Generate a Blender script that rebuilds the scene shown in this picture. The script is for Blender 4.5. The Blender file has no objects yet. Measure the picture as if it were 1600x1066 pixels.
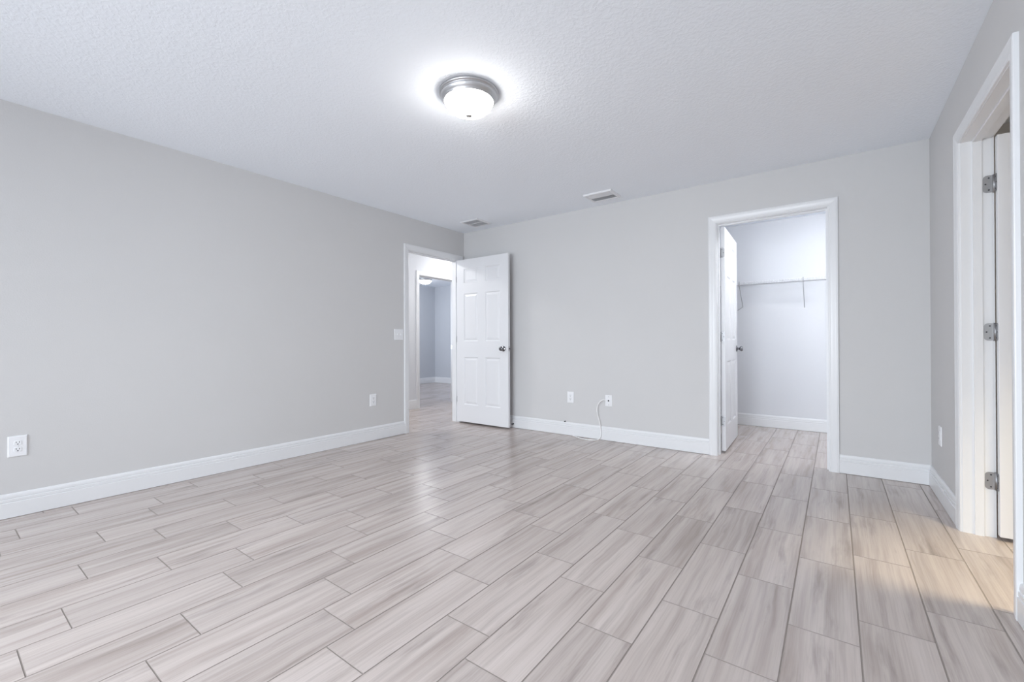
import bpy, math, random
from mathutils import Vector, Matrix

# ------------------------------------------------------------------ base measures (metres)
XL, XR, YB, H = -3.893, 0.539, 4.228, 2.44      # bedroom: left wall, right wall, back wall, ceiling
YF = -2.45                                      # wall behind the camera
WT = 0.115                                      # partition thickness
HEAD = 2.066                                    # clear height of the door openings
D1 = (3.303, 4.124)                             # doorway to the hall (y range, left wall)
D2 = (-0.848, -0.047)                           # doorway to the closet (x range, back wall)
D3 = (2.428, 3.293)                             # doorway to the bathroom (y range, right wall)
D4 = (4.625, 5.435)                             # doorway across the hall (y range)
HX = -5.200                                     # hall's far wall
CY = 5.985                                      # closet's back wall
CX0, CX1 = -1.75, 0.425                         # closet side walls
R2X, R2Y, R2Y0 = -8.25, 7.86, 3.60              # room across the hall
HY0, HY1 = 1.90, 6.40                           # hall ends
BX, BY0, BY1 = 2.60, 1.20, 4.30                 # bathroom
PI = math.pi
random.seed(7)

S = bpy.context.scene
COL = S.collection

# ------------------------------------------------------------------ camera, light, exposure
def make_camera():
    yaw, pitch, roll, f = -0.63567, 0.00348, -0.00378, 684.956
    cyw, syw, cp, sp = math.cos(yaw), math.sin(yaw), math.cos(pitch), math.sin(pitch)
    F = Vector((syw, cyw, 0)); R = Vector((cyw, -syw, 0)); U = Vector((0, 0, 1))
    F2 = F * cp + U * sp; U2 = U * cp - F * sp
    R3 = R * math.cos(roll) + U2 * math.sin(roll); U3 = U2 * math.cos(roll) - R * math.sin(roll)
    cd = bpy.data.cameras.new('camera'); co = bpy.data.objects.new('camera', cd); COL.objects.link(co)
    cd.sensor_fit = 'HORIZONTAL'; cd.sensor_width = 36; cd.lens = f / 1600 * 36
    cd.clip_start = 0.02; cd.clip_end = 100
    M = Matrix(((R3.x, U3.x, -F2.x, 0), (R3.y, U3.y, -F2.y, 0), (R3.z, U3.z, -F2.z, 1.01465), (0, 0, 0, 1)))
    co.matrix_world = M
    S.camera = co
make_camera()

S.view_settings.view_transform = 'Standard'
S.view_settings.look = 'None'
S.view_settings.gamma = 1.0
S.view_settings.use_curve_mapping = False
S.view_settings.exposure = 0.50
try:
    S.cycles.max_bounces = 14; S.cycles.diffuse_bounces = 10; S.cycles.glossy_bounces = 5
    S.cycles.transparent_max_bounces = 8; S.cycles.sample_clamp_indirect = 6.0
    S.cycles.caustics_reflective = False; S.cycles.caustics_refractive = False
    S.cycles.use_denoising = True
except Exception:
    pass

W = bpy.data.worlds.new('daylight_sky'); S.world = W; W.use_nodes = True
W.node_tree.nodes['Background'].inputs[0].default_value = (0.62, 0.78, 1.0, 1)
W.node_tree.nodes['Background'].inputs[1].default_value = 1.2

def area(name, loc, target, sx, sy, power, color):
    l = bpy.data.lights.new(name, 'AREA'); l.shape = 'RECTANGLE'; l.size = sx; l.size_y = sy
    l.energy = power; l.color = color; l.spread = math.radians(145) if name == 'window_daylight' and loc[1] < 0 else PI
    o = bpy.data.objects.new(name, l); COL.objects.link(o); o.location = loc
    o.rotation_euler = (Vector(target) - Vector(loc)).to_track_quat('-Z', 'Y').to_euler()
    return o
# daylight entering by the bedroom windows behind the camera and by the window of the room across the hall
WIN1 = (-3.35, -2.05, 0.55, 2.10)
WIN2 = (-1.55, -0.25, 0.55, 2.10)
L_WIN1, L_WIN2, L_WIN3 = 50.0, 96.0, 60.0
area('window_daylight', (-2.70, YF - 0.22, 1.32), (-2.70, 3, -2.3), 1.25, 1.5, L_WIN1, (0.87, 0.935, 1.0))
area('window_daylight', (-0.90, YF - 0.22, 1.32), (-0.90, 3, -2.3), 1.25, 1.5, L_WIN2, (0.87, 0.935, 1.0))
area('window_daylight', (-6.9, R2Y0 - WT - 0.12, 1.35), (-6.9, 8, 1.2), 1.15, 1.35, L_WIN3, (0.84, 0.90, 1.0))
def spot(name, loc, target, power, color, angle, blend, size):
    l = bpy.data.lights.new(name, 'SPOT'); l.energy = power; l.color = color
    l.spot_size = angle; l.spot_blend = blend; l.shadow_soft_size = size
    o = bpy.data.objects.new(name, l); COL.objects.link(o); o.location = loc
    o.rotation_euler = (Vector(target) - Vector(loc)).to_track_quat('-Z', 'Y').to_euler()
    return o
spot('bathroom_downlight_beam', (1.16, 2.50, 2.425), (1.16, 2.50, 0), 225.0, (1.0, 0.84, 0.55), math.radians(66), 0.7, 0.15)
E_LAMP, E_HALL, E_CLOSET, E_ROOM2 = 31.0, 58.0, 84.0, 34.0

# ------------------------------------------------------------------ materials
def new_mat(name):
    m = bpy.data.materials.new(name); m.use_nodes = True
    nt = m.node_tree; b = nt.nodes['Principled BSDF']
    return m, nt, b
def N(nt, kind, **kw):
    n = nt.nodes.new(kind)
    for k, v in kw.items(): setattr(n, k, v)
    return n
def plain(name, col, rough=0.5, metal=0.0, spec=0.5, bump=None, mottle=0.0):
    m, nt, b = new_mat(name)
    b.inputs['Base Color'].default_value = (*col, 1)
    b.inputs['Roughness'].default_value = rough
    b.inputs['Metallic'].default_value = metal
    b.inputs['Specular IOR Level'].default_value = spec
    tc = N(nt, 'ShaderNodeTexCoord')
    if mottle:
        no = N(nt, 'ShaderNodeTexNoise'); no.inputs['Scale'].default_value = 3.0; no.inputs['Detail'].default_value = 4
        nt.links.new(tc.outputs['Object'], no.inputs['Vector'])
        mx = N(nt, 'ShaderNodeMix', data_type='RGBA')
        mx.inputs['A'].default_value = (*[c * (1 - mottle) for c in col], 1)
        mx.inputs['B'].default_value = (*[min(1, c * (1 + mottle)) for c in col], 1)
        nt.links.new(no.outputs['Fac'], mx.inputs['Factor']); nt.links.new(mx.outputs['Result'], b.inputs['Base Color'])
    if bump:
        scale, strength, dist = bump
        no = N(nt, 'ShaderNodeTexNoise'); no.inputs['Scale'].default_value = scale; no.inputs['Detail'].default_value = 3
        nt.links.new(tc.outputs['Object'], no.inputs['Vector'])
        bp = N(nt, 'ShaderNodeBump'); bp.inputs['Strength'].default_value = strength; bp.inputs['Distance'].default_value = dist
        nt.links.new(no.outputs['Fac'], bp.inputs['Height']); nt.links.new(bp.outputs['Normal'], b.inputs['Normal'])
    return m

M_WALL = plain('warm_grey_wall_paint', (0.615, 0.613, 0.614), 0.75, 0, 0.3, (140, 0.25, 0.002), 0.012)
M_WALL_SKYLIT = plain('daylight_tinted_wall_paint', (0.545, 0.565, 0.60), 0.75, 0, 0.3, (140, 0.25, 0.002), 0.012)  # blue cast of the far room's daylight is put into this wall colour
M_CLOSET = plain('pale_closet_wall_paint', (0.69, 0.705, 0.735), 0.75, 0, 0.3, (140, 0.25, 0.002), 0.012)
M_TRIM = plain('white_semigloss_trim', (0.765, 0.775, 0.79), 0.32, 0, 0.5)
M_DOOR = plain('white_door_paint', (0.75, 0.757, 0.775), 0.34, 0, 0.5)
M_PLATE = plain('white_plastic', (0.82, 0.83, 0.85), 0.3)
M_SLOT = plain('dark_slot', (0.03, 0.03, 0.035), 0.5)
M_BLACK = plain('black_rubber', (0.015, 0.015, 0.017), 0.55)
M_NICKEL = plain('brushed_nickel', (0.58, 0.58, 0.59), 0.38, 1.0)
M_HINGE = plain('satin_hinge_nickel', (0.38, 0.38, 0.39), 0.46, 1.0)
M_CHROME = plain('polished_knob_metal', (0.23, 0.23, 0.245), 0.14, 1.0)
M_WIRE = plain('white_coated_wire', (0.70, 0.71, 0.73), 0.4)
M_ROD = plain('grey_coated_rod', (0.36, 0.365, 0.38), 0.4)
M_CORD = plain('white_cord_jacket', (0.90, 0.90, 0.90), 0.4)
M_FINIAL = plain('satin_finial_metal', (0.55, 0.55, 0.53), 0.4, 1.0)
M_RETURN = plain('grey_filter', (0.50, 0.50, 0.51), 0.8)
M_VENT = plain('white_enamel_vent', (0.78, 0.79, 0.81), 0.4)
M_DUCT = plain('dark_duct', (0.05, 0.05, 0.055), 0.8)
M_DIRT = plain('grey_dust', (0.4, 0.4, 0.4), 0.9)

def ceiling_mat():
    m, nt, b = new_mat('textured_white_ceiling')
    b.inputs['Base Color'].default_value = (0.875, 0.915, 0.965, 1)
    b.inputs['Roughness'].default_value = 0.85; b.inputs['Specular IOR Level'].default_value = 0.2
    tc = N(nt, 'ShaderNodeTexCoord')
    no = N(nt, 'ShaderNodeTexNoise'); no.inputs['Scale'].default_value = 55; no.inputs['Detail'].default_value = 2.5
    no.inputs['Distortion'].default_value = 0.6
    nt.links.new(tc.outputs['Object'], no.inputs['Vector'])
    rp = N(nt, 'ShaderNodeValToRGB'); rp.color_ramp.elements[0].position = 0.42; rp.color_ramp.elements[1].position = 0.62
    nt.links.new(no.outputs['Fac'], rp.inputs['Fac'])
    bp = N(nt, 'ShaderNodeBump'); bp.inputs['Strength'].default_value = 0.22; bp.inputs['Distance'].default_value = 0.004
    nt.links.new(rp.outputs['Color'], bp.inputs['Height']); nt.links.new(bp.outputs['Normal'], b.inputs['Normal'])
    return m
M_CEIL = ceiling_mat()

def emit_mat(name, col, s):
    m, nt, b = new_mat(name)
    b.inputs['Base Color'].default_value = (0.9, 0.9, 0.9, 1)
    b.inputs['Emission Color'].default_value = (*col, 1); b.inputs['Emission Strength'].default_value = s
    b.inputs['Roughness'].default_value = 0.3
    return m
M_BOWL = emit_mat('lit_frosted_glass', (1.0, 0.965, 0.92), E_LAMP)
M_BOWL_HALL = emit_mat('lit_frosted_glass_hall', (1.0, 0.985, 0.97), E_HALL)
M_BOWL_CLOSET = emit_mat('lit_frosted_glass_closet', (0.97, 0.98, 1.0), E_CLOSET)
M_BOWL_ROOM2 = emit_mat('lit_frosted_glass_far_room', (0.95, 0.97, 1.0), E_ROOM2)
M_BOWL_BATH_FILL = emit_mat('lit_frosted_glass_bath_fill', (1.0, 0.90, 0.76), 16.0)
M_DOWN = emit_mat('lit_warm_lens', (1.0, 0.78, 0.5), 12.0)

def glass_mat():
    m = bpy.data.materials.new('window_glass'); m.use_nodes = True; nt = m.node_tree
    for n in list(nt.nodes): nt.nodes.remove(n)
    out = N(nt, 'ShaderNodeOutputMaterial'); mx = N(nt, 'ShaderNodeMixShader')
    t = N(nt, 'ShaderNodeBsdfTransparent'); g = N(nt, 'ShaderNodeBsdfGlossy'); g.inputs['Roughness'].default_value = 0.02
    fr = N(nt, 'ShaderNodeFresnel'); fr.inputs['IOR'].default_value = 1.45
    nt.links.new(fr.outputs[0], mx.inputs[0]); nt.links.new(t.outputs[0], mx.inputs[1]); nt.links.new(g.outputs[0], mx.inputs[2])
    nt.links.new(mx.outputs[0], out.inputs[0])
    return m
M_GLASS = glass_mat()

def tile_mat():
    m, nt, b = new_mat('wood_look_porcelain_tile')
    L = nt.links.new
    tc = N(nt, 'ShaderNodeTexCoord')
    at = N(nt, 'ShaderNodeAttribute', attribute_name='tile_tone')
    sep = N(nt, 'ShaderNodeSeparateColor'); L(at.outputs['Color'], sep.inputs['Color'])
    # each tile shows its own piece of the wood print
    off = N(nt, 'ShaderNodeVectorMath', operation='SCALE'); off.inputs['Scale'].default_value = 37.0
    L(at.outputs['Color'], off.inputs[0])
    add = N(nt, 'ShaderNodeVectorMath', operation='ADD'); L(tc.outputs['Object'], add.inputs[0]); L(off.outputs[0], add.inputs[1])
    # slow sideways wander of the grain
    wn = N(nt, 'ShaderNodeTexNoise'); wn.inputs['Scale'].default_value = 3.2; wn.inputs['Detail'].default_value = 2
    L(add.outputs[0], wn.inputs['Vector'])
    ws = N(nt, 'ShaderNodeVectorMath', operation='MULTIPLY_ADD')
    ws.inputs[1].default_value = (0.035, 0, 0); L(wn.outputs['Color'], ws.inputs[0]); L(add.outputs[0], ws.inputs[2])
    def stretched(sx, sy, detail, rough, src=None):
        mp = N(nt, 'ShaderNodeMapping'); mp.inputs['Scale'].default_value = (sx, sy, 1)
        L((src or ws).outputs[0], mp.inputs['Vector'])
        no = N(nt, 'ShaderNodeTexNoise'); no.inputs['Scale'].default_value = 1.0
        no.inputs['Detail'].default_value = detail; no.inputs['Roughness'].default_value = rough
        L(mp.outputs[0], no.inputs['Vector'])
        return no
    broad = stretched(15, 0.9, 3, 0.55)
    mid = stretched(38, 1.2, 3, 0.55)
    fine = stretched(210, 2.6, 3, 0.6, add)
    patch = stretched(17, 2.0, 5, 0.6)
    def ramp(src, *els):
        rp = N(nt, 'ShaderNodeValToRGB'); e = rp.color_ramp.elements
        e[0].position, e[0].color = els[0][0], (*els[0][1], 1); e[1].position, e[1].color = els[-1][0], (*els[-1][1], 1)
        for p, c in els[1:-1]: x = e.new(p); x.color = (*c, 1)
        L(src.outputs['Fac'], rp.inputs['Fac']); return rp
    def mult(a_, b_, f):
        mu = N(nt, 'ShaderNodeMix', data_type='RGBA', blend_type='MULTIPLY'); mu.inputs['Factor'].default_value = f
        L(a_, mu.inputs['A']); L(b_, mu.inputs['B']); return mu.outputs['Result']
    r1 = ramp(broad, (0.28, (0.402, 0.341, 0.311)), (0.45, (0.505, 0.441, 0.411)), (0.66, (0.555, 0.491, 0.462)))
    r2 = ramp(mid, (0.28, (0.74, 0.73, 0.72)), (0.52, (0.98, 0.98, 0.98)), (0.68, (1.03, 1.03, 1.03)))
    r4 = ramp(fine, (0.34, (0.80, 0.79, 0.785)), (0.55, (1, 1, 1)))
    r3 = ramp(patch, (0.27, (0.60, 0.59, 0.585)), (0.44, (1, 1, 1)))
    c1 = mult(r1.outputs['Color'], r2.outputs['Color'], 0.75)
    c2 = mult(c1, r4.outputs['Color'], 0.45)
    c3 = mult(c2, r3.outputs['Color'], 0.75)
    class mul2: outputs = {'Result': c3}
    # tile to tile tone
    tone = N(nt, 'ShaderNodeMapRange'); tone.inputs['To Min'].default_value = 0.94; tone.inputs['To Max'].default_value = 1.05
    L(sep.outputs['Red'], tone.inputs['Value'])
    sc = N(nt, 'ShaderNodeVectorMath', operation='SCALE'); L(mul2.outputs['Result'], sc.inputs[0]); L(tone.outputs[0], sc.inputs['Scale'])
    L(sc.outputs[0], b.inputs['Base Color'])
    b.inputs['Specular IOR Level'].default_value = 0.5
    rr = N(nt, 'ShaderNodeMapRange'); rr.inputs['To Min'].default_value = 0.17; rr.inputs['To Max'].default_value = 0.29
    L(fine.outputs['Fac'], rr.inputs['Value']); L(rr.outputs[0], b.inputs['Roughness'])
    bp = N(nt, 'ShaderNodeBump'); bp.inputs['Strength'].default_value = 0.38; bp.inputs['Distance'].default_value = 0.0010
    L(fine.outputs['Fac'], bp.inputs['Height']); L(bp.outputs['Normal'], b.inputs['Normal'])
    return m
M_TILE = tile_mat()
M_GROUT = plain('taupe_grout', (0.29, 0.255, 0.235), 0.8, 0, 0.3, (300, 0.3, 0.001))

# ------------------------------------------------------------------ mesh helpers
class MB:
    """collects faces and links them as one mesh object"""
    def __init__(self): self.v = []; self.f = []; self.m = []; self.s = []
    def add(self, verts, faces, mat=0, smooth=False):
        o = len(self.v); self.v += [tuple(p) for p in verts]
        for f in faces:
            self.f.append(tuple(i + o for i in f)); self.m.append(mat); self.s.append(smooth)
    def box(self, a, b, mat=0):
        x0, x1 = sorted((a[0], b[0])); y0, y1 = sorted((a[1], b[1])); z0, z1 = sorted((a[2], b[2]))
        self.add([(x0,y0,z0),(x1,y0,z0),(x1,y1,z0),(x0,y1,z0),(x0,y0,z1),(x1,y0,z1),(x1,y1,z1),(x0,y1,z1)],
                 [(0,3,2,1),(4,5,6,7),(0,1,5,4),(1,2,6,5),(2,3,7,6),(3,0,4,7)], mat)
    def obox(self, c, ex, ey, ez, mat=0):
        c, ex, ey, ez = map(Vector, (c, ex, ey, ez))
        vs = [c + sx*ex + sy*ey + sz*ez for sz in (-1,1) for sx, sy in ((-1,-1),(1,-1),(1,1),(-1,1))]
        self.add(vs, [(0,3,2,1),(4,5,6,7),(0,1,5,4),(1,2,6,5),(2,3,7,6),(3,0,4,7)], mat)
    def loft(self, rings, close=True, caps=True, mat=0, smooth=False):
        n = len(rings[0]); vs = [p for r in rings for p in r]; fs = []
        for i in range(len(rings) - 1):
            for j in range(n if close else n - 1):
                k = (j + 1) % n
                fs.append((i*n + j, i*n + k, (i+1)*n + k, (i+1)*n + j))
        self.add(vs, fs, mat, smooth)
        if caps:
            self.add(rings[0], [tuple(reversed(range(n)))], mat); self.add(rings[-1], [tuple(range(n))], mat)
    def lathe(self, origin, axis, prof, seg=40, mat=0, smooth=True):
        """prof: (radius, distance along axis)"""
        ax = Vector(axis).normalized(); u = ax.orthogonal().normalized(); w = ax.cross(u); o = Vector(origin)
        rings = [[o + ax*d + (u*math.cos(2*PI*k/seg) + w*math.sin(2*PI*k/seg))*max(r, 1e-5) for k in range(seg)] for r, d in prof]
        self.loft(rings, True, False, mat, smooth)
    def tube(self, pts, r, seg=8, mat=0, smooth=True, caps=True):
        pts = [Vector(p) for p in pts]; rings = []; u = None
        for i, p in enumerate(pts):
            t = (pts[min(i+1, len(pts)-1)] - pts[max(i-1, 0)]).normalized()
            if u is None: u = t.orthogonal().normalized()
            u = (u - t*u.dot(t)).normalized(); w = t.cross(u)
            rings.append([p + (u*math.cos(2*PI*k/seg) + w*math.sin(2*PI*k/seg))*r for k in range(seg)])
        self.loft(rings, True, caps, mat, smooth)
    def build(self, name, mats, parent=None, loc=None, matrix=None):
        me = bpy.data.meshes.new(name); me.from_pydata(self.v, [], self.f)
        for m in (mats if isinstance(mats, (list, tuple)) else [mats]): me.materials.append(m)
        me.polygons.foreach_set('material_index', self.m); me.polygons.foreach_set('use_smooth', self.s)
        me.update()
        o = bpy.data.objects.new(name, me); COL.objects.link(o)
        if parent: o.parent = parent
        if loc: o.location = loc
        return o

def fix_normals(o):
    import bmesh
    bm = bmesh.new(); bm.from_mesh(o.data)
    bmesh.ops.remove_doubles(bm, verts=bm.verts, dist=1e-6)
    bmesh.ops.recalc_face_normals(bm, faces=bm.faces); bm.to_mesh(o.data); bm.free()
    return o

def tag(o, label, cat, group=None, kind=None):
    o['label'] = label; o['category'] = cat
    if group: o['group'] = group
    if kind: o['kind'] = kind
    return o
def empty(name, loc, rz=0.0):
    o = bpy.data.objects.new(name, None); COL.objects.link(o); o.location = loc; o.rotation_euler = (0, 0, rz)
    o.empty_display_size = 0.1
    return o
def copy_tree(o, loc, swap=None):
    c = o.copy(); COL.objects.link(c); c.location = loc
    for ch in [k for k in o.children]:
        d = ch.copy(); COL.objects.link(d); d.parent = c
        if swap and ch.name.split('.')[0] in swap:
            d.data = ch.data.copy(); d.data.materials[0] = swap[ch.name.split('.')[0]]
    return c
def smooth_path(pts, n=10):
    P = [Vector(p) for p in pts]; P = [P[0]*2 - P[1]] + P + [P[-1]*2 - P[-2]]; out = []
    for i in range(1, len(P) - 2):
        a, b, c, d = P[i-1:i+3]
        for k in range(n):
            t = k / n
            out.append(0.5*((2*b) + (c - a)*t + (2*a - 5*b + 4*c - d)*t*t + (3*b - a - 3*c + d)*t**3))
    out.append(P[-2]); return out

# ------------------------------------------------------------------ floor: wood-look tiles running away from the camera
def build_floor():
    X0, X1, Y0, Y1 = R2X - WT, BX + WT, YF - WT, R2Y + WT
    pitch, lp, x_ref, gap, bev = 0.2052, 0.6075, 0.4725, 0.0028, 0.0012
    phase = {0: 2.412, 1: 2.250, 2: 2.030, 3: 1.855, 4: 2.128, 5: 1.738, 6: 2.031, 7: 1.652, 8: 1.171, 9: 0.811,
             10: 0.920, 11: 1.042, 12: 1.195, 13: 0.804, 14: 0.328, 15: 0.677, 16: 0.438, 17: 0.768, 18: 0.573, 19: 0.844,
             20: 0.318, 21: 0.570}
    vs, fs, mi, cols = [], [], [], []
    def quad(ps, m, c):
        o = len(vs); vs.extend(ps); fs.append((o, o+1, o+2, o+3)); mi.append(m); cols.append(c)
    r = random.Random(3)
    k0 = -int((X1 - x_ref) / pitch) - 2; k1 = int((x_ref - X0) / pitch) + 2
    for k in range(k0, k1):
        # row k spans x_ref - pitch*k .. x_ref - pitch*(k-1)
        xa, xb = x_ref - pitch*k, x_ref - pitch*(k - 1)
        if xb <= X0 or xa >= X1: continue
        ph = phase.get(k, r.random() * lp) % lp
        j = math.floor((Y0 - ph) / lp)
        while ph + j*lp < Y1:
            ya, yb = max(ph + j*lp, Y0), min(ph + (j+1)*lp, Y1); j += 1
            if yb - ya < 0.02: continue
            x0, x1 = max(xa, X0) + gap/2, min(xb, X1) - gap/2; y0, y1 = ya + gap/2, yb - gap/2
            c = (r.random(), r.random(), r.random(), 1)
            T = [(x0+bev, y0+bev, 0), (x1-bev, y0+bev, 0), (x1-bev, y1-bev, 0), (x0+bev, y1-bev, 0)]
            B = [(x0, y0, -0.0020), (x1, y0, -0.0020), (x1, y1, -0.0020), (x0, y1, -0.0020)]
            quad(T, 0, c)
            for i in range(4):
                q = (i + 1) % 4; quad([B[i], B[q], T[q], T[i]], 1, c)
    quad([(X0, Y0, -0.0013), (X1, Y0, -0.0013), (X1, Y1, -0.0013), (X0, Y1, -0.0013)], 1, (0.5, 0.5, 0.5, 1))
    quad([(X0, Y0, -0.12), (X0, Y1, -0.12), (X1, Y1, -0.12), (X1, Y0, -0.12)], 1, (0.5, 0.5, 0.5, 1))
    me = bpy.data.meshes.new('floor'); me.from_pydata(vs, [], fs)
    me.materials.append(M_TILE); me.materials.append(M_GROUT)
    me.polygons.foreach_set('material_index', mi)
    ca = me.color_attributes.new('tile_tone', 'FLOAT_COLOR', 'CORNER')
    flat = []
    for c in cols: flat += list(c) * 4
    ca.data.foreach_set('color', flat)
    me.update()
    o = bpy.data.objects.new('floor', me); COL.objects.link(o)
    return tag(o, 'pale grey wood-look plank tile floor with thin taupe grout lines', 'floor', kind='structure')
build_floor()

# ------------------------------------------------------------------ walls and ceiling
def struct(name, mb, mat, label, cat='wall'):
    return tag(mb.build(name, mat), label, cat, kind='structure')
b = MB(); b.box((R2X - WT, YF - WT, H), (BX + WT, R2Y + WT, H + 0.12))
struct('ceiling', b, M_CEIL, 'white knockdown-textured ceiling with one lit dome light', 'ceiling')

def wall_y(x0, x1, y0, y1, op=None, win=None):       # wall running along y, holes given as (y0, y1, z0, z1)
    mb = MB(); hole = op or win
    if not hole: mb.box((x0, y0, 0), (x1, y1, H)); return mb
    a, c, z0, z1 = hole
    mb.box((x0, y0, 0), (x1, a, H)); mb.box((x0, c, 0), (x1, y1, H)); mb.box((x0, a, z1), (x1, c, H))
    if z0 > 0: mb.box((x0, a, 0), (x1, c, z0))
    return mb
def wall_x(y0, y1, x0, x1, holes=()):
    mb = MB(); x = x0
    for a, c, z0, z1 in holes:
        mb.box((x, y0, 0), (a, y1, H)); mb.box((a, y0, z1), (c, y1, H))
        if z0 > 0: mb.box((a, y0, 0), (c, y1, z0))
        x = c
    mb.box((x, y0, 0), (x1, y1, H)); return mb
JT = 0.018                                           # jamb board thickness
def hole(d): return (d[0] - JT, d[1] + JT, 0, HEAD + JT)
struct('wall_left', wall_y(XL - WT, XL, YF, HY1, op=hole(D1)), M_WALL, 'light grey bedroom wall with the hall doorway at its far end')
struct('wall_back', wall_x(YB, YB + WT, XL, BX, [hole(D2)]), M_WALL, 'light grey bedroom wall with the walk-in closet doorway')
struct('wall_right', wall_y(XR, XR + WT, YF, YB, op=hole(D3)), M_WALL, 'grey bedroom wall with the bathroom doorway')
struct('wall_front', wall_x(YF - WT, YF, XL - WT, BX, [WIN1, WIN2]), M_WALL, 'grey bedroom wall with two windows behind the viewer')
struct('wall_hall_far', wall_y(HX - WT, HX, HY0 - WT, R2Y, op=hole(D4)), M_CLOSET, 'white hall wall with a cased doorway into the far room')
b = wall_x(HY0 - WT, HY0, HX, XL - WT); struct('wall_hall_end', b, M_CLOSET, 'blank wall closing the near end of the hall')
b = wall_x(HY1, HY1 + WT, HX, XL); struct('wall_hall_back', b, M_CLOSET, 'blank wall closing the far end of the hall')
struct('wall_closet_back', wall_x(CY, CY + WT, CX0 - WT, CX1 + WT), M_CLOSET, 'pale closet wall carrying the wire shelf')
struct('wall_closet_left', wall_y(CX0 - WT, CX0, YB + WT, CY), M_CLOSET, 'pale closet side wall behind the open closet door')
struct('wall_closet_right', wall_y(CX1, CX1 + WT, YB + WT, CY), M_CLOSET, 'pale closet side wall beside the closet doorway')
struct('wall_far_room_back', wall_x(R2Y, R2Y + WT, R2X - WT, HX), M_WALL_SKYLIT, 'far room wall meeting the far corner, blue daylight in its colour')
struct('wall_far_room_left', wall_y(R2X - WT, R2X, R2Y0 - WT, R2Y), M_WALL_SKYLIT, 'far room side wall seen through both doorways, blue daylight in its colour')
struct('wall_far_room_front', wall_x(R2Y0 - WT, R2Y0, R2X, HX - WT, [(-7.5, -6.3, 0.65, 2.05)]), M_WALL_SKYLIT, 'far room wall with a window, blue daylight in its colour')
struct('wall_bath_right', wall_y(BX, BX + WT, YF - WT, YB + WT), M_CLOSET, 'outer wall of the bathroom')
struct('wall_bath_front', wall_x(BY0 - WT, BY0, XR + WT, BX), M_CLOSET, 'near wall of the bathroom')

# baseboards -------------------------------------------------------
BASE = [(0, .0025), (.0154, .0025), (.0154, .0890), (.0112, .0900), (.0112, .0932), (.0134, .0955), (.0134, .1088), (.0078, .1100), (.0078, .1132),
        (.0104, .1160), (.0100, .1275), (.0072, .1370), (.0045, .1408), (0, .1412)]
def baseboard(name, p, q, nrm, label, m0=0, m1=0):
    """runs p -> q along a wall whose inward normal is nrm; m = +1 grows with depth (outside corner), -1 inside mitre"""
    p, q, n = Vector((*p, 0)), Vector((*q, 0)), Vector((*nrm, 0)); t = (q - p).normalized()
    mb = MB()
    r0 = [p + n*d + Vector((0, 0, z)) - t*d*m0 for d, z in BASE]
    r1 = [q + n*d + Vector((0, 0, z)) + t*d*m1 for d, z in BASE]
    mb.loft([r0, r1])
    o = fix_normals(mb.build(name, M_TRIM))
    return tag(o, label, 'baseboard', kind='structure')
CW, REV = 0.0635, 0.004
def co(d): return d[0] - REV - CW, d[1] + REV + CW      # outer edges of the casing
baseboard('baseboard_left', (XL, YF), (XL, co(D1)[0]), (1, 0), 'white ridged baseboard along the bedroom wall with two outlets', -1, 0)
baseboard('baseboard_back', (XL + 0.02, YB), (co(D2)[0], YB), (0, -1), 'white ridged baseboard between the hall door and the closet casing', 0, 0)
baseboard('baseboard_corner', (co(D2)[1], YB), (XR, YB), (0, -1), 'short white baseboard between closet casing and room corner', 0, -1)
baseboard('baseboard_right', (XR, co(D3)[1]), (XR, YB), (-1, 0), 'short white baseboard between room corner and bathroom casing', 0, -1)
baseboard('baseboard_right_near', (XR, YF), (XR, co(D3)[0]), (-1, 0), 'white baseboard on the near side of the bathroom casing', -1, 0)
baseboard('baseboard_front', (XL, YF), (XR, YF), (0, 1), 'white baseboard under the two windows', -1, -1)
baseboard('baseboard_closet_back', (CX0, CY), (CX1, CY), (0, -1), 'white baseboard on the closet wall under the wire shelf', -1, -1)
baseboard('baseboard_closet_left', (CX0, YB + WT), (CX0, CY), (1, 0), 'white baseboard on the closet side wall behind its door', 0, -1)
baseboard('baseboard_closet_right', (CX1, YB + WT), (CX1, CY), (-1, 0), 'white baseboard on the closet side wall beside the doorway', 0, -1)
baseboard('baseboard_hall_near', (HX, HY0), (HX, co(D4)[0]), (1, 0), 'white baseboard in the hall before the far room doorway', 0, 0)
baseboard('baseboard_hall_far', (HX, co(D4)[1]), (HX, HY1), (1, 0), 'white baseboard in the hall past the far room doorway', 0, 0)
baseboard('baseboard_far_room_back', (R2X, R2Y), (HX - WT, R2Y), (0, -1), 'white baseboard on the far room wall right of its corner', -1, 0)
baseboard('baseboard_far_room_left', (R2X, R2Y0), (R2X, R2Y), (1, 0), 'white baseboard on the far room wall left of its corner', 0, -1)

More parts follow.
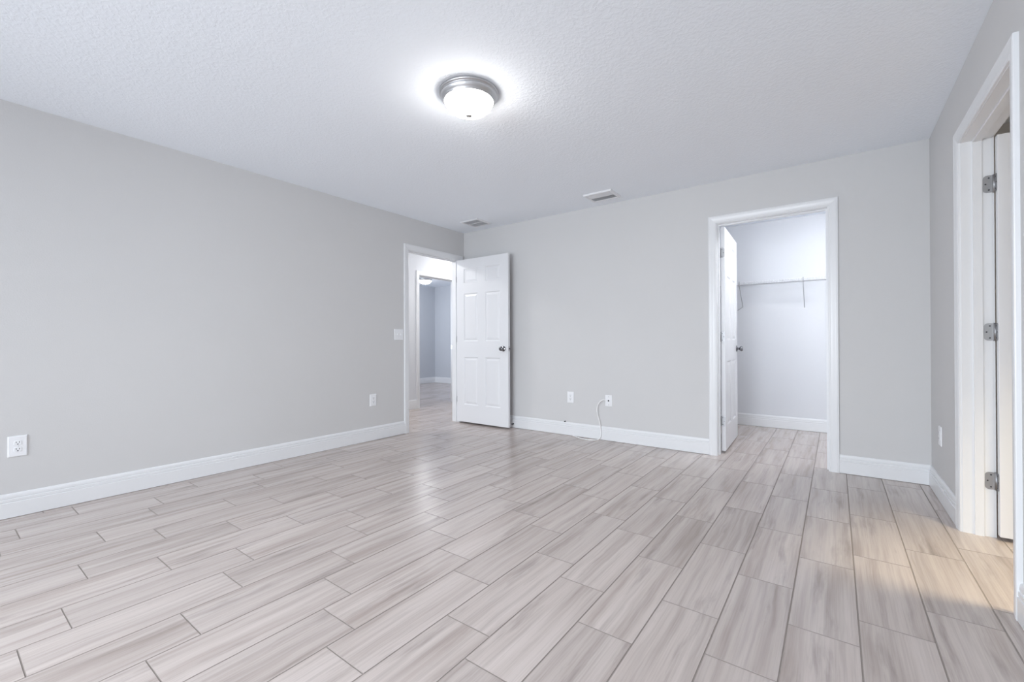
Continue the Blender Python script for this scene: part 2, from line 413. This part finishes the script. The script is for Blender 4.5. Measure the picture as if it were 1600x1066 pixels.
# ------------------------------------------------------------------ door casings, jambs, stops
CAS = [(0, 0), (0, .0085), (.003, .0105), (.010, .0105), (.013, .0125), (.026, .0135), (.040, .0160), (.0515, .0165),
       (.0540, .0150), (.0570, .0150), (.0595, .0168), (.0625, .0160), (CW, .0130), (CW, 0)]
def casing(mb, P, d):
    """P(a, z, t): a along the wall, t out of the wall face"""
    a0, a1, zt = d[0] - REV, d[1] + REV, HEAD + REV
    mb.loft([[P(a0 - u, 0, t) for u, t in CAS], [P(a0 - u, zt + u, t) for u, t in CAS],
             [P(a1 + u, zt + u, t) for u, t in CAS], [P(a1 + u, 0, t) for u, t in CAS]])
def doorframe(name, label, d, face, other, axis, stop_at, both=True):
    """face/other: positions of the two wall faces; stop_at: position of the door stop across the wall"""
    root = empty(name, (0, 0, 0)); tag(root, label, 'door trim', kind='structure')
    sg = 1 if face > other else -1
    def P1(a, z, t): return Vector((face + sg*t, a, z)) if axis == 'y' else Vector((a, face + sg*t, z))
    def P2(a, z, t): return Vector((other - sg*t, a, z)) if axis == 'y' else Vector((a, other - sg*t, z))
    mb = MB(); casing(mb, P1, d); fix_normals(mb.build('casing', M_TRIM, root))
    if both:
        mb = MB(); casing(mb, P2, d); fix_normals(mb.build('casing', M_TRIM, root))
    mb = MB()
    def B(a0, a1, c0, c1, z0, z1):
        if axis == 'y': mb.box((c0, a0, z0), (c1, a1, z1))
        else: mb.box((a0, c0, z0), (a1, c1, z1))
    B(d[0] - JT, d[0], face, other, 0, HEAD + JT); B(d[1], d[1] + JT, face, other, 0, HEAD + JT); B(d[0], d[1], face, other, HEAD, HEAD + JT)
    mb.build('jamb', M_TRIM, root)
    mb = MB(); s0, s1 = stop_at; st = 0.011
    B(d[0], d[0] + st, s0, s1, 0, HEAD); B(d[1] - st, d[1], s0, s1, 0, HEAD); B(d[0] + st, d[1] - st, s0, s1, HEAD - st, HEAD)
    mb.build('door_stop', M_TRIM, root)
    return root
F1 = doorframe('trim_1', 'white casing and jamb of the hall doorway in the bedroom corner', D1, XL, XL - WT, 'y', (XL - .037 - .034, XL - .037))
F2 = doorframe('trim_2', 'white casing and jamb of the walk-in closet doorway', D2, YB, YB + WT, 'x', (YB + WT - .037 - .034, YB + WT - .037))
F3 = doorframe('trim_3', 'white casing and jamb of the bathroom doorway', D3, XR, XR + WT, 'y', (XR + WT - .037 - .034, XR + WT - .037))
F4 = doorframe('trim_4', 'white casing and jamb of the far room doorway across the hall', D4, HX, HX - WT, 'y', (HX - WT + .037, HX - WT + .037 + .034))
# strike plates
b = MB(); b.box((XL - .032, D1[0] - .001, .91), (XL - .006, D1[0] + .0012, .968)); b.build('strike_plate', M_NICKEL, F1)
b = MB(); b.box((HX - WT + .006, D4[1] - .0012, .91), (HX - WT + .034, D4[1] + .001, .968)); b.build('strike_plate', M_NICKEL, F4)

# ------------------------------------------------------------------ six panel doors
# local frame: hinge pin at the origin, leaf along +x, thickness from y = -T to 0, z up
T, PIN = 0.035, 0.008
def panel_face(mb, w, z0, z1, y, out):
    """six raised panels on one side of a leaf; out = -1 / +1 is the outward y"""
    st = 0.118; mull = 0.113; pw = (w - 2*st - mull) / 2
    xs = [0, st, st + pw, st + pw + mull, w - st, w]
    rel = [0, 0.218, 0.815, 1.012, 1.612, 1.742, 1.925]
    zs = [z0 + r for r in rel] + [z1]
    for i in range(5):
        for j in range(7):
            r = (xs[i], xs[i+1], zs[j], zs[j+1])
            def ring(ins, dep):
                a, c, e, f = r
                return [(a+ins, y - out*dep, e+ins), (c-ins, y - out*dep, e+ins), (c-ins, y - out*dep, f-ins), (a+ins, y - out*dep, f-ins)]
            if i in (1, 3) and j in (1, 3, 5):
                rings = [ring(0, 0), ring(.004, .0015), ring(.011, .0085), ring(.017, .0085), ring(.040, .0022)]
                for p, q in zip(rings, rings[1:]):
                    for k in range(4):
                        n = (k + 1) % 4; mb.add([p[k], p[n], q[n], q[k]], [(0, 1, 2, 3)])
                mb.add(rings[-1], [(0, 1, 2, 3)])
            else:
                mb.add(ring(0, 0), [(0, 1, 2, 3)])
    return xs, zs
def knob_prof():
    return [(.0001, 0), (.030, 0), (.0325, .002), (.0325, .005), (.029, .009), (.016, .011), (.0115, .015), (.0110, .024), (.0150, .030),
            (.0235, .036), (.0270, .044), (.0270, .051), (.0235, .058), (.0150, .0615), (.0001, .0622)]
HZ = (1.826, 1.060, 0.291)
def door(name, label, w, loc, rz, plate=True, hinge_vis=True):
    root = empty(name, loc, rz); tag(root, label, 'door', kind='structure')
    z0, z1 = 0.020, 2.061
    g = 0.003
    mb = MB()
    xs, zs = panel_face(mb, w, z0, z1, -T, -1); panel_face(mb, w, z0, z1, 0, 1); P = PIN
    for x in (0, w):
        for a, c in zip(zs, zs[1:]): mb.add([(x, -T, a), (x, 0, a), (x, 0, c), (x, -T, c)], [(0, 1, 2, 3)])
    for z in (z0, z1):
        for a, c in zip(xs, xs[1:]): mb.add([(a, -T, z), (c, -T, z), (c, 0, z), (a, 0, z)], [(0, 1, 2, 3)])
    mb.v = [(x + g, y - P, z) for x, y, z in mb.v]
    o = fix_normals(mb.build('door_leaf', M_DOOR, root))
    bv = o.modifiers.new('edge', 'BEVEL'); bv.width = 0.0022; bv.segments = 2; bv.limit_method = 'ANGLE'; bv.angle_limit = math.radians(70)
    kx = w + g - 0.070
    for y, d in ((-T - P, -1), (-P, 1)):
        k = MB(); k.lathe((kx, y, .942), (0, d, 0), knob_prof()); k.build('knob', M_CHROME, root)
    if plate:
        p = MB(); p.box((w + g - .001, -P - T/2 - .0125, .913), (w + g + .0012, -P - T/2 + .0125, .971)); pl = p.build('latch_plate', M_NICKEL, root)
        q = MB(); q.box((w + g, -P - T/2 - .007, .933), (w + g + .010, -P - T/2 + .007, .951)); q.build('latch_bolt', M_CHROME, pl)
    for hz in HZ:
        h = MB()
        h.tube([(0, 0, hz - .046), (0, 0, hz + .046)], .0062, 12)
        def plate_at(fn):                                   # rounded plate with three screw heads
            def F(a, b_): return fn(a, b_)
            pts = []
            r = .015
            for cx_, cz_, a0 in ((.032 - r, .0445 - r, 0), (.032 - r, -.0445 + r, -90)):
                pass
            outline = [(-.001, -.0445)] + [(.032 - r + r*math.cos(math.radians(t)), -.0445 + r + r*math.sin(math.radians(t))) for t in range(-90, 1, 15)] \
                    + [(.032 - r + r*math.cos(math.radians(t)), .0445 - r + r*math.sin(math.radians(t))) for t in range(0, 91, 15)] + [(-.001, .0445)]
            return outline
        ol = plate_at(None)
        # leaf side plate, on the hinge edge of the leaf (faces -x)
        h.loft([[(g + .0004, -P*(a > 0) - a, hz + c) for a, c in ol], [(g - .0018, -P*(a > 0) - a, hz + c) for a, c in ol]])
        ho = fix_normals(h.build('hinge', M_HINGE, root))
        sc = MB()
        for a, c in ((.011, .031), (.023, 0), (.011, -.031)):
            sc.lathe((g - .0018, -P - a, hz + c), (-1, 0, 0), [(.0036, 0), (.0034, .0008), (.0001, .0009)], 10)
        sc.build('screw', M_SLOT, ho)
    return root
def jamb_hinges(frame, corner, dirc, nrm):
    """hinge plates let into the jamb: corner = pin corner (x, y), dirc = direction across the jamb, nrm = out of the jamb"""
    r = .015
    ol = [(-PIN, -.0445)] + [(.032 - r + r*math.cos(math.radians(t)), -.0445 + r + r*math.sin(math.radians(t))) for t in range(-90, 1, 15)] \
         + [(.032 - r + r*math.cos(math.radians(t)), .0445 - r + r*math.sin(math.radians(t))) for t in range(0, 91, 15)] + [(-PIN, .0445)]
    c, dv, nv = Vector((*corner, 0)), Vector((*dirc, 0)), Vector((*nrm, 0))
    for hz in HZ:
        h = MB(); z = Vector((0, 0, hz))
        h.loft([[c + z + dv*a + Vector((0, 0, q)) + nv*(-.0004) for a, q in ol], [c + z + dv*a + Vector((0, 0, q)) + nv*.0016 for a, q in ol]])
        ho = fix_normals(h.build('hinge_plate', M_HINGE, frame))
        s = MB()
        for a, q in ((.011, .031), (.023, 0), (.011, -.031)):
            s.lathe(c + z + dv*a + Vector((0, 0, q)) + nv*.0016, nv, [(.0036, 0), (.0034, .0008), (.0001, .0009)], 10)
        s.build('screw', M_SLOT, ho)
door('door_1', 'white six-panel door standing open against the grey back wall', 0.814, (XL + PIN, D1[1], 0), math.radians(0.2))
door('door_2', 'white six-panel door swung open into the walk-in closet', 0.797, (D2[0], YB + WT + PIN, 0), math.radians(92.3))
door('door_3', 'white door opened into the bathroom with dark gap at its hinges', 0.860, (XR + WT + PIN, D3[1], 0), math.radians(0.0))
jamb_hinges(F1, (XL, D1[1]), (-1, 0), (0, -1))
jamb_hinges(F2, (D2[0], YB + WT), (0, -1), (1, 0))
jamb_hinges(F3, (XR + WT, D3[1]), (-1, 0), (0, -1))

# ------------------------------------------------------------------ windows (behind the viewer, and in the far room)
def window(name, label, x0, x1, z0, z1, yin):
    root = empty(name, ((x0 + x1)/2, yin, z0)); tag(root, label, 'window', kind='structure')
    cx = (x0 + x1)/2; w = x1 - x0; h = z1 - z0; f = .045
    mb = MB()
    for a, c in (((-w/2, -WT, 0), (-w/2 + f, -WT + .06, h)), ((w/2 - f, -WT, 0), (w/2, -WT + .06, h)),
                 ((-w/2 + f, -WT, 0), (w/2 - f, -WT + .06, f)), ((-w/2 + f, -WT, h - f), (w/2 - f, -WT + .06, h)),
                 ((-w/2 + f, -WT + .01, h/2 - .02), (w/2 - f, -WT + .05, h/2 + .02))): mb.box(a, c)
    mb.build('window_frame', M_TRIM, root)
    mb = MB(); mb.box((-w/2 + f, -WT + .028, f), (w/2 - f, -WT + .032, h - f)); mb.build('pane', M_GLASS, root)
    mb = MB(); mb.box((-w/2 - .03, -WT + .06, -.025), (w/2 + .03, .03, 0)); mb.build('window_sill', M_TRIM, root)
window('window_1', 'white-framed bedroom window behind the viewer, nearer the long left wall', *WIN1, YF)
window('window_2', 'white-framed bedroom window behind the viewer, nearer the bathroom side', *WIN2, YF)
window('window_3', 'white-framed window of the far room across the hall', -7.5, -6.3, .65, 2.05, R2Y0)

# ------------------------------------------------------------------ ceiling lights
def dome_light(loc, label, bowl_mat):
    root = empty('ceiling_light', loc); tag(root, label, 'ceiling light')
    b = MB()
    b.lathe((0, 0, 0), (0, 0, -1), [(.0001, 0), (.166, 0), (.168, .003), (.168, .010), (.165, .013), (.1585, .0145), (.1575, .018), (.160, .021),
                                     (.1600, .026), (.1565, .034), (.1510, .041), (.1455, .046), (.1450, .0505), (.1425, .0535), (.1385, .054), (.1370, .050), (.1370, .030), (.0001, .030)], 72)
    b.build('base_ring', M_NICKEL, root)
    g = MB(); pr = [(.1360, .046), (.1362, .054)]
    for k in range(1, 15):
        a = k / 14 * PI / 2
        pr.append((.1362 * math.cos(a)**1.3 if k < 14 else .0001, .054 + .076 * math.sin(a)**1.05))
    g.lathe((0, 0, 0), (0, 0, -1), pr, 64); g.build('glass_bowl', bowl_mat, root)
    f = MB(); f.lathe((0, 0, 0), (0, 0, -1), [(.0001, .126), (.0175, .1275), (.0180, .1315), (.013, .1350), (.0070, .139), (.0050, .1425), (.0062, .1455), (.0048, .1485), (.0001, .150)], 24)
    f.build('finial', M_FINIAL, root)
    return root
dome_light((-1.677, 1.868, H), 'lit white glass dome light in brushed nickel ring on the bedroom ceiling', M_BOWL)
dome_light((-4.75, 3.02, H), 'lit dome light on the hall ceiling outside the bedroom doorway', M_BOWL_HALL)
dome_light((-4.62, 5.30, H), 'lit dome light on the hall ceiling past the far room doorway', M_BOWL_HALL)
dome_light((0.10, 4.56, H), 'lit dome light on the closet ceiling above the doorway', M_BOWL_CLOSET)
dome_light((-7.30, 6.66, H), 'glowing dome light on the far room ceiling glimpsed through both doorways', M_BOWL_ROOM2)
dome_light((2.05, 3.30, H), 'unseen warm dome light added to brighten the bathroom', M_BOWL_BATH_FILL)  # added fill dome, out of view, lifts the bathroom above the open door
r = empty('recessed_light', (1.16, 2.50, H)); tag(r, 'round recessed downlight in the bathroom ceiling', 'ceiling light')
b = MB(); b.lathe((0, 0, 0), (0, 0, -1), [(.055, 0), (.055, .002), (.075, .005), (.080, .003), (.080, 0)], 40); b.build('trim_ring', M_PLATE, r)
b = MB(); b.lathe((0, 0, 0), (0, 0, -1), [(.0001, .001), (.055, .001)], 32); b.build('lens', M_DOWN, r)

# ------------------------------------------------------------------ ceiling vents
def vent(name, label, x0, x1, y0, y1, drop, kind):
    root = empty(name, ((x0 + x1)/2, (y0 + y1)/2, H)); tag(root, label, 'vent')
    w, d = (x1 - x0)/2, (y1 - y0)/2; fl = .026
    def ring(hw, hd, z): return [(-hw, -hd, z), (hw, -hd, z), (hw, hd, z), (-hw, hd, z)]
    b = MB(); b.loft([ring(w, d, 0), ring(w, d, -.003), ring(w - .006, d - .006, -drop), ring(w - fl, d - fl, -drop), ring(w - fl, d - fl, 0)], True, False)
    fix_normals(b.build('frame', M_VENT, root))
    b = MB(); b.box((-w + fl, -d + fl, -.0004), (w - fl, d - fl, -.0014)); b.build('backing', M_DUCT if kind == 'supply' else M_RETURN, root)
    iw, idp = w - fl, d - fl
    b = MB()
    if kind == 'supply':
        b.box((-iw, -.004, -drop), (iw, .004, -.001)); b.build('centre_bar', M_VENT, root)
        n = 5
        for half, ang in ((-1, -38), (1, 38)):
            for k in range(n):
                y = half*(.004 + (idp - .004)*(k + .5)/n); s = MB(); a = math.radians(ang)
                s.obox((0, y, -drop/2 - .0005), (iw, 0, 0), (0, .0092*math.cos(a), .0092*math.sin(a)), (0, -.0006*math.sin(a), .0006*math.cos(a)))
                s.build('slat', M_VENT, root)
    else:
        b.box((-iw, -.005, -drop), (iw, .005, -.001)); b.build('centre_bar', M_VENT, root)
        for half in (-1, 1):
            for k in range(8):
                y = half*(.005 + (idp - .005)*(k + .5)/8); s = MB(); a = math.radians(35)
                s.obox((0, y, -drop/2 - .0005), (iw, 0, 0), (0, .0058*math.cos(a), .0058*math.sin(a)), (0, -.0006*math.sin(a), .0006*math.cos(a)))
                s.build('slat', M_VENT, root)
    return root
vent('supply_vent', 'white ceiling register with dark open slats near the back wall', -1.962, -1.672, 3.822, 4.066, .014, 'supply')
vent('return_vent', 'white square return grille on the ceiling above the open hall door', -3.560, -3.292, 3.798, 4.066, .010, 'return')

# ------------------------------------------------------------------ outlets, switch, cable plate
def wall_empty(name, pos, nrm):
    """local x along the wall, local y out of the wall is -y"""
    o = empty(name, pos); o.rotation_euler = (0, 0, math.atan2(nrm[0], -nrm[1])); return o
def plate(root, w, h, holes=None):
    mb = MB()
    def ring(i, t): return [(-w/2 + i, -t, -h/2 + i), (w/2 - i, -t, -h/2 + i), (w/2 - i, -t, h/2 - i), (-w/2 + i, -t, h/2 - i)]
    mb.loft([ring(0, 0), ring(0, .003), ring(.0025, .0052), ring(.006, .006)])
    return fix_normals(mb.build('face_plate', M_PLATE, root))
def outlet(pos, nrm, label, w=.079, h=.122):
    root = wall_empty('power_outlet', pos, nrm); tag(root, label, 'outlet', 'duplex power outlets')
    plate(root, w, h)
    for zc in (.0195, -.0195):
        mb = MB(); rg = []
        for t, sc in ((.005, 1), (.0078, 1), (.0082, .95)):
            pts = []
            for k in range(28):
                a = 2*PI*k/28; pts.append((max(-.0155, min(.0155, .0172*math.cos(a)))*sc, -t, zc + max(-.0135, min(.0135, .0172*math.sin(a)))*sc))
            rg.append(pts)
        mb.loft(rg); rc = fix_normals(mb.build('receptacle', M_PLATE, root))
        sl = MB()
        for sx in (-.0063, .0063): sl.box((sx - .0012, -.0086, zc + .0005), (sx + .0012, -.0070, zc + .0085))
        sl.lathe((0, -.0070, zc - .0068), (0, -1, 0), [(.0030, 0), (.0030, .0016), (.0001, .0016)], 14); sl.build('slot', M_SLOT, rc)
    s = MB(); s.lathe((0, -.0058, 0), (0, -1, 0), [(.0034, 0), (.0030, .0014), (.0001, .0016)], 14); s.build('screw', M_PLATE, root)
    return root
outlet((XL, .3505, .4135), (1, 0), 'white duplex outlet on the long left wall, the nearest one to the viewer')
outlet((XL, 2.825, .4185), (1, 0), 'white duplex outlet under the light switch near the hall doorway')
outlet((-2.327, YB, .415), (0, -1), 'white duplex outlet on the back wall beside the cable plate')
outlet((XR, 3.888, .405), (-1, 0), 'white duplex outlet on the narrow wall beside the bathroom casing')

sw = wall_empty('light_switch', (XL, 3.163, 1.108), (1, 0)); tag(sw, 'white double light switch plate beside the hall doorway casing', 'light switch')
plate(sw, .122, .120)
for sx in (-.023, .023):
    b = MB(); b.box((sx - .0055, -.0068, -.0125), (sx + .0055, -.0055, .0125)); fr = b.build('toggle_frame', M_PLATE, sw)
    b = MB(); b.obox((sx, -.0105, .004), (.0042, 0, 0), (0, -.0068, .0035), (0, .0015, .0045)); b.build('toggle', M_PLATE, fr)
    for z in (.030, -.030):
        b = MB(); b.lathe((sx, -.0058, z), (0, -1, 0), [(.0032, 0), (.0028, .0012), (.0001, .0014)], 12); b.build('screw', M_PLATE, sw)

cp = wall_empty('cable_plate', (-1.883, YB, .411), (0, -1)); tag(cp, 'white cable wall plate with small black jack and looping white cord', 'cable plate')
plate(cp, .076, .116)
b = MB(); b.lathe((0, -.006, 0), (0, -1, 0), [(.0075, 0), (.0075, .003), (.0052, .003), (.0052, .011), (.0001, .011)], 18); b.build('jack', M_BLACK, cp)
for z in (.0415, -.0415):
    b = MB(); b.lathe((0, -.0058, z), (0, -1, 0), [(.0042, 0), (.0036, .0012), (.0001, .0014)], 14); b.build('screw', M_NICKEL, cp)

# white cord: leaves the plate edge, hangs to the floor and loops along the baseboard
b = MB()
cord = [(-1.909, YB - .010, .416), (-1.930, YB - .026, .419), (-1.958, YB - .036, .404), (-1.985, YB - .036, .370), (-1.999, YB - .034, .315),
        (-1.993, YB - .030, .260), (-1.980, YB - .027, .205), (-1.966, YB - .026, .140), (-1.960, YB - .027, .070), (-1.964, YB - .036, .026),
        (-1.985, YB - .060, .0065), (-2.020, YB - .095, .0046), (-2.075, YB - .108, .0044), (-2.140, YB - .098, .0044), (-2.205, YB - .068, .0044), (-2.262, YB - .034, .0044), (-2.290, YB - .021, .0044)]
b.tube(smooth_path(cord, 8), .0042, 10)
tag(b.build('coaxial_lead', M_CORD), 'thin white cord looping from the cable plate down to the floor', 'cord')
# small black cable end on the baseboard
b = MB(); b.lathe((-2.394, YB - .0005, .1475), (0, -1, 0), [(.0001, 0), (.0060, 0), (.0060, .016), (.0045, .0165), (.0045, .024), (.0001, .0245)], 14)
tag(b.build('cable_end', M_BLACK), 'tiny black cable end poking from the wall atop the back baseboard', 'cable end')
# door stop behind the open door
ds = empty('door_bumper', (-3.092, YB - .0154, .047)); tag(ds, 'small black door bumper on the baseboard behind the open hall door', 'door stop')
ax = Vector((0, -1, 0))
b = MB(); b.lathe((0, 0, 0), (0, -1, 0), [(.0001, 0), (.0095, 0), (.0095, .004), (.006, .008), (.0001, .008)], 18); b.build('base', M_BLACK, ds)
b = MB(); b.tube([ax*.004, ax*.022], .0042, 12); b.build('stem', M_BLACK, ds)
b = MB(); b.lathe(ax*.020, ax, [(.0001, 0), (.0072, 0), (.0078, .006), (.0072, .012), (.0001, .013)], 16); b.build('tip', M_BLACK, ds)

# ------------------------------------------------------------------ closet wire shelf
ws = empty('wire_shelf', (CX0, CY, 1.705)); tag(ws, 'white ventilated wire shelf with hang rail on the closet back wall', 'shelf')
Ls = CX1 - CX0 - .006; dep = .305
b = MB(); n = int(Ls / .0254)
for k in range(n):
    x = .006 + Ls*(k + .5)/n
    b.tube([(x, -.004, 0), (x, -dep, 0), (x, -dep - .001, -.032)], .0018, 5, caps=False)
b.build('deck_wires', M_WIRE, ws)
b = MB()
for y, z, rr in ((-.006, -.0038, .0028), (-dep*.5, -.0038, .0028), (-dep + .003, -.0038, .0030)):
    b.tube([(.004, y, z), (Ls, y, z)], rr, 8)
b.build('cross_rods', M_WIRE, ws)
b = MB(); b.tube([(.004, -dep - .003, -.034), (Ls, -dep - .003, -.034)], .0042, 10); b.build('hang_rail', M_ROD, ws)
def brace(pts):
    b = MB(); b.tube(pts, .0042, 8)
    o = b.build('support_brace', M_ROD, ws)
    c = MB(); f = pts[-1]; c.box((f[0] - .010, f[1] - .004, f[2] - .016), (f[0] + .010, -.0005, f[2] + .012)); c.build('foot_clip', M_WIRE, o)
ox = -CX0
brace([(-.278 + ox, -dep - .008, .006), (-.278 + ox, -dep - .006, -.030), (-.281 + ox, -.006, -.305)])
brace([(-.897 + ox, -dep - .008, .006), (-.900 + ox, -dep - .006, -.030), (-.906 + ox, -.012, -.268), (-.972 + ox, -.008, -.312)])
